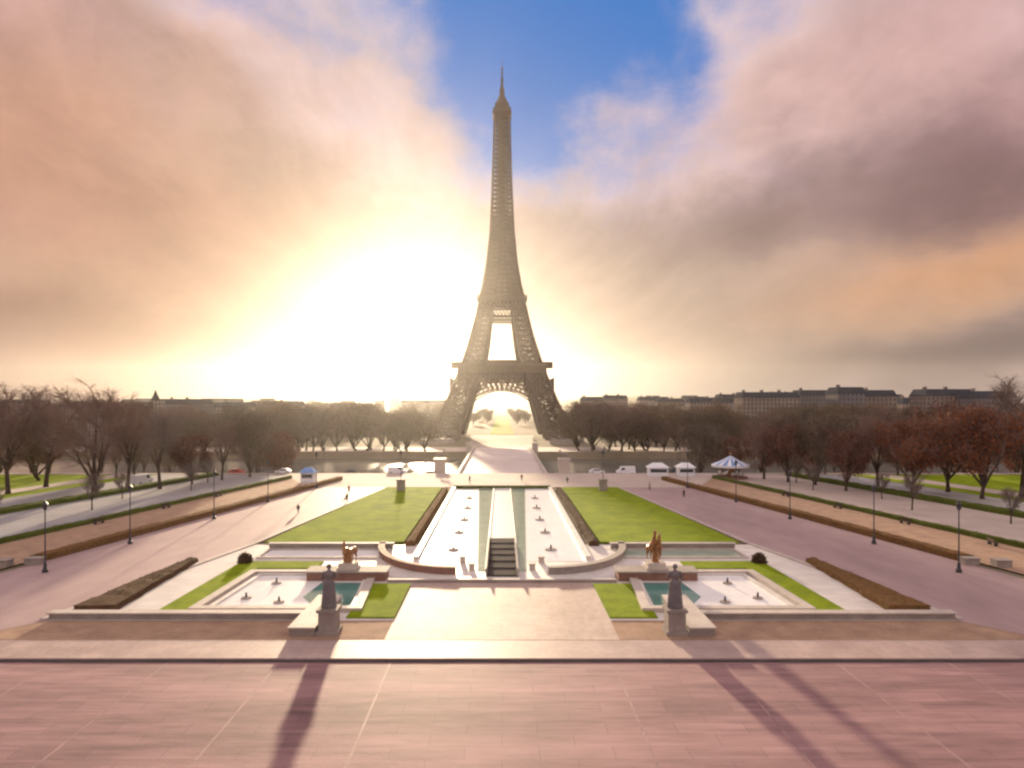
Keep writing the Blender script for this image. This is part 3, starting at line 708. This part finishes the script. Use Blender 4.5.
MB().box(-7.6,7.6,-7.6,7.6,276.02,279.6).box(-6,6,-6,6,279.62,284).build('cabin', 'iron', tp)
MB().lathe([(5.2,284.02),(5.0,287),(3.6,290),(2.2,293),(2.0,299)], 12).build('cupola', 'iron', tp)
an = MB().tube((0,0,299), (0,0,308), 1.1, .9, 8).tube((0,0,308), (0,0,317), .6, .5, 6).tube((0,0,317), (0,0,325), .28, .15, 6)
for z in (301,304,307,311,315): an.box(-1.5,1.5,-.3,.3,z,z+.7)
an.build('antenna', 'iron', tw)

# ------------------------------------------------------------------ bridge
t = thing('bridge', 'pale stone bridge crossing the river towards the foot of the tower', 'bridge', (0, 315, 0))
b = MB()
ypts = [(-112,-6.3),(-60,-6.0),(0,-5.8),(60,-6.4),(100,-8.4),(150,-11.5)]
for (a, za), (c, zc) in zip(ypts, ypts[1:]):
    b.hexa([(-16,a,za-1.6),(16,a,za-1.6),(16,c,zc-1.6),(-16,c,zc-1.6)], [(-16,a,za),(16,a,za),(16,c,zc),(-16,c,zc)])
b.build('deck', 'bridgedeck', t)
for s in (-1, 1):
    b = MB()
    for (a, za), (c, zc) in zip(ypts[:5], ypts[1:5]):
        x0, x1 = sorted((s*15.2, s*16.1)); b.hexa([(x0,a,za+.02),(x1,a,za+.02),(x1,c,zc+.02),(x0,c,zc+.02)], [(x0,a,za+1.1),(x1,a,za+1.1),(x1,c,zc+1.1),(x0,c,zc+1.1)])
    b.build('parapet', 'palestone', t)
for yy in (-40, -14, 14, 40): MB().prism([(-18,yy),(-15.5,yy-2.5),(15.5,yy-2.5),(18,yy),(15.5,yy+2.5),(-15.5,yy+2.5)], -16, -7.8).build('pier', 'stone', t)
for s in (-1, 1):
    for k, y in enumerate((201, 378)):
        q = thing('equestrian_pillar', f'stone pillar with a horse group at the {["near","far"][k]} {side(s)} corner of the bridge', 'statue', (s*18.6, y, terr(y)-.3 if k == 0 else -8.6), 0, 'pillars of the bridge')
        MB().box(-1.6,1.6,-2.2,2.2,-1,5.2).box(-1.8,1.8,-2.4,2.4,5.202,5.6).build('pedestal', 'palestone', q)
        mb = MB(); horse(mb, 0, 0, 0, R(90*s), .1); f = fuse(mb, 'horse', 'stone', .09, 2, q); f.location = (0,0,5.6)

# ------------------------------------------------------------------ trees
def bare_tree(seed, H, spread, twigs, crown_mat, leaves=0, leaf_mat=None, clip=False, trunk_h=.22):
    r = random.Random(seed); tr = MB(); cr = MB()
    def grow(p, d, ln, rad, lev):
        n = 3; q = p
        for i in range(n):
            d2 = (d + Vector((r.gauss(0,.10), r.gauss(0,.10), .05))).normalized(); e = q + d2*(ln/n)
            cr.tube(q, e, rad*(1-.22*i), rad*(1-.22*(i+1)), 5 if lev < 2 else 3, m='bark' if lev < 2 else crown_mat, cap=False)
            q = e; d = d2
            if lev < 4 and (i > 0 or lev > 0) and not (lev in (1,2) and r.random() < .28):
                for _ in range(1 if lev < 2 else 2):
                    sd_ = (d + Vector((r.gauss(0,1), r.gauss(0,1), r.gauss(.1,.55))).normalized()*(.75+.15*lev)).normalized()
                    grow(q, sd_, ln*r.uniform(.5,.72), rad*.55, lev+1)
        if lev < 4: grow(q, d, ln*.7, rad*.6, lev+1)
        elif lev == 4:
            for _ in range(twigs):
                v = (d+Vector((r.gauss(0,.8), r.gauss(0,.8), r.gauss(.15,.6)))).normalized()*r.uniform(.5,1.8)*spread/5; a = p.lerp(q, r.random())
                w = Vector((r.gauss(0,1), r.gauss(0,1), r.gauss(0,1))).normalized()*.024
                cr.add([a-w, a+w, a+v], [(0,1,2)], crown_mat)
            for _ in range(leaves):
                a = p.lerp(q, r.random()) + Vector((r.gauss(0,.5), r.gauss(0,.5), r.gauss(0,.4)))
                u = Vector((r.gauss(0,1), r.gauss(0,1), r.gauss(0,1))).normalized()*.22; v = Vector((r.gauss(0,1), r.gauss(0,1), r.gauss(0,1))).normalized()*.18
                cr.add([a, a+u, a+u+v, a+v], [(0,1,2,3)], leaf_mat)
    th = H*trunk_h; top = Vector((r.gauss(0,.2), r.gauss(0,.2), th))
    tr.tube((0,0,-.3), (0,0,.6), H*.03, H*.022, 8, cap=False); tr.tube((0,0,.6), top, H*.022, H*.017, 8)
    nb = 5
    for i in range(nb):
        a = 2*math.pi*(i+r.uniform(-.3,.3))/nb; tilt = r.uniform(.25,.75)
        d = Vector((math.cos(a)*tilt, math.sin(a)*tilt, 1)).normalized()
        grow(top-Vector((0,0,r.uniform(0,th*.15))), d, H*r.uniform(.26,.34)*(1 if tilt < .5 else .85), H*.0115, 1)
    grow(top, Vector((0,0,1)), H*.33, H*.014, 1)
    # normalise the crown's height to H
    zs_ = sorted(v[2] for v in cr.v); rs_ = sorted(math.hypot(v[0], v[1]) for v in cr.v)
    mz = zs_[int(len(zs_)*.93)]; mr = rs_[int(len(rs_)*.96)]
    def shape(v):
        z = v[2] if v[2] <= mz else mz + (v[2]-mz)*.35
        rr_ = math.hypot(v[0], v[1]); q = 1 if rr_ <= mr else (mr+(rr_-mr)*.3)/rr_
        z = th+(z-th)*(H*.95-th)/(mz-th) if z > th else z
        return (v[0]*q*spread/mr, v[1]*q*spread/mr, z)
    cr.v = [shape(v) for v in cr.v]
    return tr.mesh('trunk', 'bark'), cr.mesh('crown')
def P(kind, *a, **k): 
    t, c = bare_tree(*a, **k); return (kind, t, c)
KIND = {
 'a': P('bare_tree', 1, 22, 8.0, 6, 'twig', trunk_h=.25), 'b': P('bare_tree', 2, 22, 6.6, 6, 'twig2', trunk_h=.28), 'c': P('bare_tree', 3, 20, 9.0, 6, 'twig', trunk_h=.12),
 'r': P('rust_tree', 4, 15, 6.2, 5, 'twig', leaves=10, leaf_mat='rust', trunk_h=.13), 'o': P('rust_tree', 5, 15, 6.5, 5, 'twig', leaves=9, leaf_mat='rust2', trunk_h=.14),
 'g': P('park_tree', 6, 20, 8.0, 4, 'twig2', leaves=8, leaf_mat='olive', trunk_h=.07), 'h': P('park_tree', 8, 20, 8.5, 4, 'twig', leaves=7, leaf_mat='olive', trunk_h=.06),
}
KH = dict(a=22, b=22, c=20, r=15, o=15, g=20, h=20)
def tree(k, X, Y, H, label, group=None, wide=1.0, full=True):
    nm, tm, cm = KIND[k]; z = terr(Y); s = H/KH[k]; t = thing(nm, label, 'tree', (X, Y, z), rnd.uniform(0, 6.28), group)
    t.scale = (s*wide, s*wide, s)
    for n, me in (('trunk', tm), ('crown', cm)):
        o = bpy.data.objects.new(n, me); COL.objects.link(o); o.parent = t
def pt(x, y): return 20*(x-CX)/(y-HZ), 13400/(y-HZ)
# rows that can be told apart: (pixel x, base y, top y, kind)
left_row = [(8,494,386,'a'),(46,487,388,'b'),(94,493,388,'c'),(128,486,402,'a'),(160,489,412,'b'),(192,484,434,'r'),(222,480,420,'a'),(250,477,414,'g')]
right_row = [(1022,498,378,'b'),(982,499,408,'o'),(948,492,404,'r'),(912,495,420,'o'),(878,489,414,'a'),(846,491,430,'r'),(815,485,416,'g'),(788,482,424,'r'),(764,479,420,'a')]
ordw = ['first','second','third','fourth','fifth','sixth','seventh','eighth','ninth']
desc = dict(a='tall bare brown tree', b='tall bare grey tree', c='wide bare brown tree', r='rust leaved tree', o='orange-brown leaved tree', g='olive tree')
for nm, row in (('left', left_row), ('right', right_row)):
    for i, (x, y, tp_, k) in enumerate(row):
        X, Y = pt(x, y); H = 20-(tp_-HZ)*Y/F
        tree(k, X, Y, H, f'{desc[k]} beside the garden road, {ordw[i]} from the {nm} edge of the photo', f'trees of the {nm} row')
for s, nm in ((-1,'left'),(1,'right')):
    for i in range(6):
        Y = 96+i*14; tree('b', s*band(26+(i%2)*5, Y), Y, 5.5+(i%3)*.6, f'young bare sapling standing on the {nm} garden path, {ordw[i]} from the near end', f'saplings on the {nm} garden path')
# second and third rows behind, thick enough to be a mass
for s, nm in ((-1,'left'),(1,'right')):
    for i in range(20 if s < 0 else 34):
        Y = rnd.uniform(166, 236); X = s*rnd.uniform(max(66, 92-(Y-166)*.5), 225)
        k = rnd.choice('abcgrh' if s < 0 else 'arrobghc'); H = rnd.choice((7,9,12,16))*rnd.uniform(.85,1.1) - terr(Y)*.8
        tree(k, X, Y, H, f'bare brown tree massed in the garden wood behind the {nm} row', f'garden wood on the {nm}', wide=1.15)
    for i in range(20 if s < 0 else 30):
        Y = rnd.uniform(392, 404); X = s*(46+i*8.5+rnd.uniform(-2,2))
        tree(rnd.choice('gghhc'), X, Y, rnd.uniform(18, 29), f'hazy tree in the front rank on the far river bank {nm} of the tower', f'front rank trees of the far bank on the {nm}', wide=1.2)
    for i in range(22 if s < 0 else 32):
        Y = rnd.uniform(410, 520); X = s*rnd.uniform(56 if Y < 490 else 82, 250 if s < 0 else 380)
        tree(rnd.choice('gghhac'), X, Y, rnd.uniform(22, 31), f'hazy tree rising behind the front rank on the far bank {nm} of the tower', f'far bank trees on the {nm}', wide=1.25)
    for i in range(12):
        tree(rnd.choice('gh'), s*rnd.uniform(18, 44), 930+i*55, rnd.uniform(13,19), f'hazy olive tree lining the lawn seen through the tower arch on the {nm}', f'trees seen through the arch on the {nm}', wide=1.1)
    for i in range(14):
        Y = rnd.uniform(640, 900); X = s*rnd.uniform(62, 480)
        tree(rnd.choice('ghh'), X, Y, rnd.uniform(27,34), f'hazy tree of the park behind the tower on the {nm}', f'park trees behind the tower on the {nm}', wide=1.5)

# ------------------------------------------------------------------ buildings
def building(x0, x1, Y, topy, dep, wall, label, group=None, mansard=True, kind='apartment_building', chim=True):
    X0, X1 = (x0-CX)*Y/F, (x1-CX)*Y/F; w = X1-X0; ztop = 20-(topy-HZ)*Y/F; base = terr(Y); H = ztop-base
    t = thing(kind, label, 'building', ((X0+X1)/2, Y, base), 0, group)
    rh = 4.5 if mansard else .8
    MB().box(-w/2, w/2, 0, dep, -.5, H-rh).build('wall', wall, t)
    rf = MB()
    if mansard: rf.hexa([(-w/2-.4,-.4,H-rh+.01),(w/2+.4,-.4,H-rh+.01),(w/2+.4,dep+.4,H-rh+.01),(-w/2-.4,dep+.4,H-rh+.01)], [(-w/2+1.5,1.5,H),(w/2-1.5,1.5,H),(w/2-1.5,dep-1.5,H),(-w/2+1.5,dep-1.5,H)])
    else: rf.box(-w/2-.3,w/2+.3,-.3,dep+.3,H-rh+.01,H)
    rf = rf.build('roof', 'slate', t)
    if chim:
        for i in range(max(1, int(w/14))):
            xx = -w/2+4+i*14; 
            if xx < w/2-3: MB().box(xx-1.2,xx+1.2,dep*.4,dep*.4+1.2,H-1,H+1.8).build('chimney', 'wallA', rf)
    return t
bl = [(742,800,520,392,'wallA','long'),(800,833,560,390,'wallB','slate-roofed'),(838,866,470,387,'wallB','tallest grey'),(866,897,480,390,'wallA','broad'),
      (903,925,520,398,'wallC','small pale'),(926,975,450,389,'wallA','wide'),(975,1010,430,391,'wallB','grey'),(690,738,620,398,'wallC','low pale')]
for i, (x0,x1,Y,ty,wm,w_) in enumerate(bl):
    building(x0, x1, Y, ty, 18, wm, f'{w_} apartment block on the right skyline above the trees, {ordw[len(bl)-1-i] if i<7 else "nearest to the tower"}{" from the right edge" if i<7 else ""}', 'skyline blocks on the right')
bl = [(60,118,560,402,'wallA'),(122,150,540,402,'wallC'),(163,205,600,399,'wallB'),(205,250,640,402,'wallA'),(262,300,700,401,'wallC'),(330,372,760,403,'wallA')]
for i, (x0,x1,Y,ty,wm) in enumerate(bl):
    building(x0, x1, Y, ty, 18, wm, f'apartment block on the left skyline above the trees, {ordw[i]} from the left edge', 'skyline blocks on the left')
t = building(151, 160, 545, 399, 8, 'wallC', 'slim church tower with pointed spire on the left skyline', None, False, 'church_tower', False)
h = 20-(399-HZ)*545/F-terr(545); MB().lathe([(3.4,h+.01),(1.6,h+3.5),(.2,h+7.5)], 8).build('spire', 'slate', t)
for i in range(16):
    x = 578+i*28+rnd.uniform(-6,6); Y = rnd.uniform(640, 900)
    building(x, x+rnd.uniform(20,34), Y, HZ-rnd.uniform(0,7)-(4 if x > 700 else 0), 16, rnd.choice(['wallC','wallA','wallC']), 'pale city block in the hazy rank behind the trees right of the tower', 'pale city blocks on the right')
# the city beyond
cnt = 0
for i in range(110):
    Y = rnd.uniform(950, 2300); x = rnd.uniform(-40, 1064)
    if 440 < x < 566: continue
    w = rnd.uniform(14, 34)*900/Y; ty = HZ - rnd.uniform(-2.5, 5.5)*(1.2 if x > 560 else .7)
    s = 'left' if x < CX else 'right'
    building(x, x+w, Y, ty, 16, rnd.choice(['wallA','wallB','wallC']), f'distant hazy city block on the horizon {s} of the tower', f'distant city blocks on the {s}', chim=False)
    cnt += 1

# ------------------------------------------------------------------ carousel, kiosk, tents, vehicles
def carousel(x, y):
    t = thing('carousel', 'round carousel with blue and white striped conical roof beside the right avenue', 'carousel', (x,y,0))
    MB().lathe([(4.3,0),(4.3,.5)], 24).build('platform', 'redstone', t)
    n = 24; mbw = MB(); R0, Z0, Z1 = 4.7, 3.6, 6.0
    for i in range(n):
        a, b_ = 2*math.pi*i/n, 2*math.pi*(i+1)/n; m_ = 'blue' if i % 2 else 'vanwhite'
        A = (R0*math.cos(a),R0*math.sin(a)); B = (R0*math.cos(b_),R0*math.sin(b_))
        mbw.add([(A[0],A[1],Z0),(B[0],B[1],Z0),(B[0]*.5,B[1]*.5,Z0+1.0),(A[0]*.5,A[1]*.5,Z0+1.0)], [(0,1,2,3)], m_)
        mbw.add([(A[0]*.5,A[1]*.5,Z0+1.0),(B[0]*.5,B[1]*.5,Z0+1.0),(0,0,Z1)], [(0,1,2)], m_)
    rf = mbw.build('roof', None, t)
    MB().lathe([(4.72,3.0),(4.75,3.62),(4.4,3.62),(4.4,3.0)], 24).build('valance', 'vanwhite', rf)
    MB().lathe([(.12,5.9),(.3,6.3),(.05,6.9)], 10).build('finial', 'bronze', rf)
    MB().lathe([(1.1,.5),(1.1,3.6)], 16).build('centre_drum', 'bronze', t)
    for i in range(10):
        a = 2*math.pi*i/10; MB().tube((3.3*math.cos(a),3.3*math.sin(a),.5),(3.3*math.cos(a),3.3*math.sin(a),3.7),.06).build('pole', 'bronze', t)
    mb = MB(); horse(mb, 0,0,0,0,.1); me = fuse(mb, 'wooden_horse', 'vanwhite', .1, 1, t); me.scale = (.6,.6,.6); me.location = (2.9,0,.7)
    for i in range(1, 8):
        a = 2*math.pi*i/8; o = me.copy(); COL.objects.link(o); o.parent = t; o.location = (2.9*math.cos(a), 2.9*math.sin(a), .7+.2*(i%2)); o.rotation_euler = (0,0,a)
carousel(60.0, 176)
def kiosk(x, y, w, label, roofm, z=None):
    z = terr(y) if z is None else z
    t = thing('kiosk', label, 'kiosk', (x,y,z), 0, 'kiosks and tents')
    MB().box(-w/2,w/2,-1.5,1.5,0,2.4).build('booth', 'vanwhite', t)
    MB().hexa([(-w/2-.4,-2,2.41),(w/2+.4,-2,2.41),(w/2+.4,2,2.41),(-w/2-.4,2,2.41)], [(-w/4,-.2,3.6),(w/4,-.2,3.6),(w/4,.2,3.6),(-w/4,.2,3.6)]).build('roof', roofm, t)
    MB().box(-w/2+.3,w/2-.3,-1.53,-1.503,1.1,2.0).build('hatch', 'glass', t)
kiosk(-48.5, 168, 3.2, 'narrow white and blue kiosk at the far end of the left avenue', 'blue')
for i, (x, w) in enumerate(((42,5),(49.5,4.2))): kiosk(x, 181, w, f'white market tent near the right end of the square, {["inner","outer"][i]} one', 'vanwhite')
def vehicle(kind, paint, x, y, rz, label, z=None):
    van = kind == 'van'; L, H, W = (5.4, 2.4, 2.0) if van else (4.3, 1.45, 1.8)
    t = thing('parked_'+kind, label, kind, (x, y, terr(y)+.05 if z is None else z), rz, 'vehicles on the roads')
    prof = ([(-2.7,.35),(2.6,.35),(2.7,1.1),(1.9,1.35),(1.35,2.3),(-2.6,2.4),(-2.7,.9)] if van else
            [(-2.1,.3),(2.1,.3),(2.15,.75),(1.25,.92),(.5,1.42),(-1.0,1.45),(-1.9,.95),(-2.15,.85)])
    b = MB(); n = len(prof); W2 = W/2
    b.add([(x_,-W2,z_) for x_,z_ in prof]+[(x_,W2,z_) for x_,z_ in prof], [tuple(range(n)), tuple(range(2*n-1,n-1,-1))]+[(i,i+n,(i+1)%n+n,(i+1)%n) for i in range(n)])
    bo = b.build('body', paint, t)
    for s_ in (-1, 1):
        g_ = MB()
        if van: pg = [(.4,1.4),(1.6,1.4),(1.2,2.1),(.4,2.15)]
        else: pg = [(-1.4,.95),(1.0,.95),(.45,1.34),(-.95,1.36)]
        yy = s_*(W2+.01); g_.add([(a,yy,b_) for a,b_ in pg], [(0,1,2,3)]); g_.build('side_window', 'glass', bo)
        for wx in ((-1.7,1.7) if van else (-1.35,1.35)):
            w_ = MB().tube((wx,s_*(W2-.2),.34),(wx,s_*(W2+.03),.34),.34,.34,14).build('wheel', 'black', t)
            MB().tube((wx,s_*(W2+.031),.34),(wx,s_*(W2+.05),.34),.18,.18,10).build('rim', 'lamp', w_)
        MB().box(L/2-.06,L/2+.02,s_*.62-.15,s_*.62+.15,.62,.82).build('headlight', 'lamp', bo)
    return t
X, Y = pt(142, 484); vehicle('van', 'vanwhite', X, Y, R(80), 'white van parked on the garden road between the trees on the left', 0.02)
for i, (x, y, k, p, rz) in enumerate([(-30,192,'van','vanwhite',0),(-44,196,'car','slate',0),(-62,190,'car','vanwhite',R(180)),(-22,199,'car','black',R(180)),(27,191,'car','vanwhite',0),(36,195,'van','vanwhite',R(180)),(50,190,'car','slate',0),(66,192,'van','slate',0),(-76,192,'car','red',0)]):
    pn = dict(vanwhite='white', slate='grey', black='black', red='red')[p]
    sx = 'left' if x < 0 else 'right'
    rank = {-30:'behind the left lawn',-44:'between two white vehicles',-62:'behind the left kiosk',-22:'nearest the bridge',27:'nearest the bridge',36:'behind the market tents',50:'behind the outer tent',66:'behind the carousel',-76:'farthest from the bridge'}[x]
    vehicle(k, p, x, y, rz, f'{pn} {k} on the quay {sx} of the bridge, {rank}')

# ------------------------------------------------------------------ people
def person_proto():
    t = thing('person', '', 'person'); mb = MB()
    mb.ball((0,.01,1.62), .085,.10,.12); limb(mb, [((0,0,1.42),.055),((0,0,1.52),.055)], 8); mb.ball((0,.11,1.60), .015,.03,.03)
    limb(mb, [((0,0,1.36),.12),((0,0,1.1),.13),((0,0,.92),.14)])
    for s, ph in ((-1,.18),(1,-.18)):
        limb(mb, [((s*.09,0,.9),.09),((s*.1,ph*.6,.5),.065),((s*.1,ph*1.0-.03,.09),.045)]); mb.ball((s*.1,ph+.04,.04), .045,.12,.04)
        limb(mb, [((s*.18,0,1.38),.055),((s*.23,-ph*.5,1.12),.045),((s*.22,-ph*.9+.06,.88),.032)]); mb.ball((s*.22,-ph*1.0+.08,.8), .03,.04,.07)
    body = fuse(mb, 'body', 'skin', .022, 1, t)
    mb = MB(); limb(mb, [((0,0,1.40),.13),((0,0,1.1),.165),((0,0,.78),.19)])
    for s, ph in ((-1,.18),(1,-.18)): mb.ball((s*.17,0,1.36),.08); limb(mb, [((s*.18,0,1.38),.075),((s*.235,-ph*.5,1.12),.065),((s*.225,-ph*.85+.05,.90),.05)])
    coat = fuse(mb, 'coat', 'cloth_navy', .025, 2, t)
    mb = MB()
    for s, ph in ((-1,.18),(1,-.18)): limb(mb, [((s*.09,0,.85),.11),((s*.1,ph*.6,.5),.085),((s*.1,ph*1.0-.03,.10),.065)])
    tr = fuse(mb, 'trousers', 'cloth_charcoal', .025, 2, t)
    mb = MB(); mb.ball((0,-.025,1.66), .10,.105,.105); hr = fuse(mb, 'hair', 'hair', .02, 1, t)
    return t
PP = person_proto()
ppl = [(-31.0,134,'charcoal','denim',20,'person in a dark coat walking on the left avenue beside the lawn'),
       (-33.6,147,'burgundy','charcoal',200,'person in a burgundy coat at the far end of the left avenue'),
       (-36.5,120,'navy','charcoal',-15,'person in a navy coat in the middle of the left avenue'),
       (33.5,152,'beige','denim',10,'person in a beige coat at the far end of the right avenue'),
       (38.0,140,'charcoal','charcoal',190,'person in black clothes walking towards us on the right avenue'),
       (-8,166,'navy','denim',30,'person in a navy coat on the square left of the pool end'),
       (5,170,'burgundy','denim',160,'person in a burgundy coat on the square behind the pool'),
       (16,164,'green','charcoal',-40,'person in a green coat on the square right of the pool end')]
for i, (x, y, c1, c2, rz, lb) in enumerate(ppl):
    if i == 0: t = PP; t.location = (x,y,.02); t.rotation_euler = (0,0,R(rz)); t['label'] = lb; t['group'] = 'people strolling'
    else: t = dup(PP, (x,y,.02), R(rz), lb, 'people strolling')
    for ch in kids(t):
        if ch.name.startswith('coat') or ch.name.startswith('trousers'):
            ch.material_slots[0].link = 'OBJECT'; ch.material_slots[0].material = M['cloth_'+(c1 if ch.name.startswith('coat') else c2)]

# ------------------------------------------------------------------ air
hz = MB().box(-5600, 5600, -400, 6100, -18, 345).build('haze'); struct(hz, 'stuff')
m = bpy.data.materials.new('haze_air'); m.use_nodes = True; n = m.node_tree.nodes; n.clear()
o = n.new('ShaderNodeOutputMaterial'); v = n.new('ShaderNodeVolumePrincipled'); m.node_tree.links.new(v.outputs[0], o.inputs['Volume'])
v.inputs['Color'].default_value = (.95,.92,.88,1); v.inputs['Density'].default_value = .000034; v.inputs['Anisotropy'].default_value = .82
hz.data.materials.append(m)
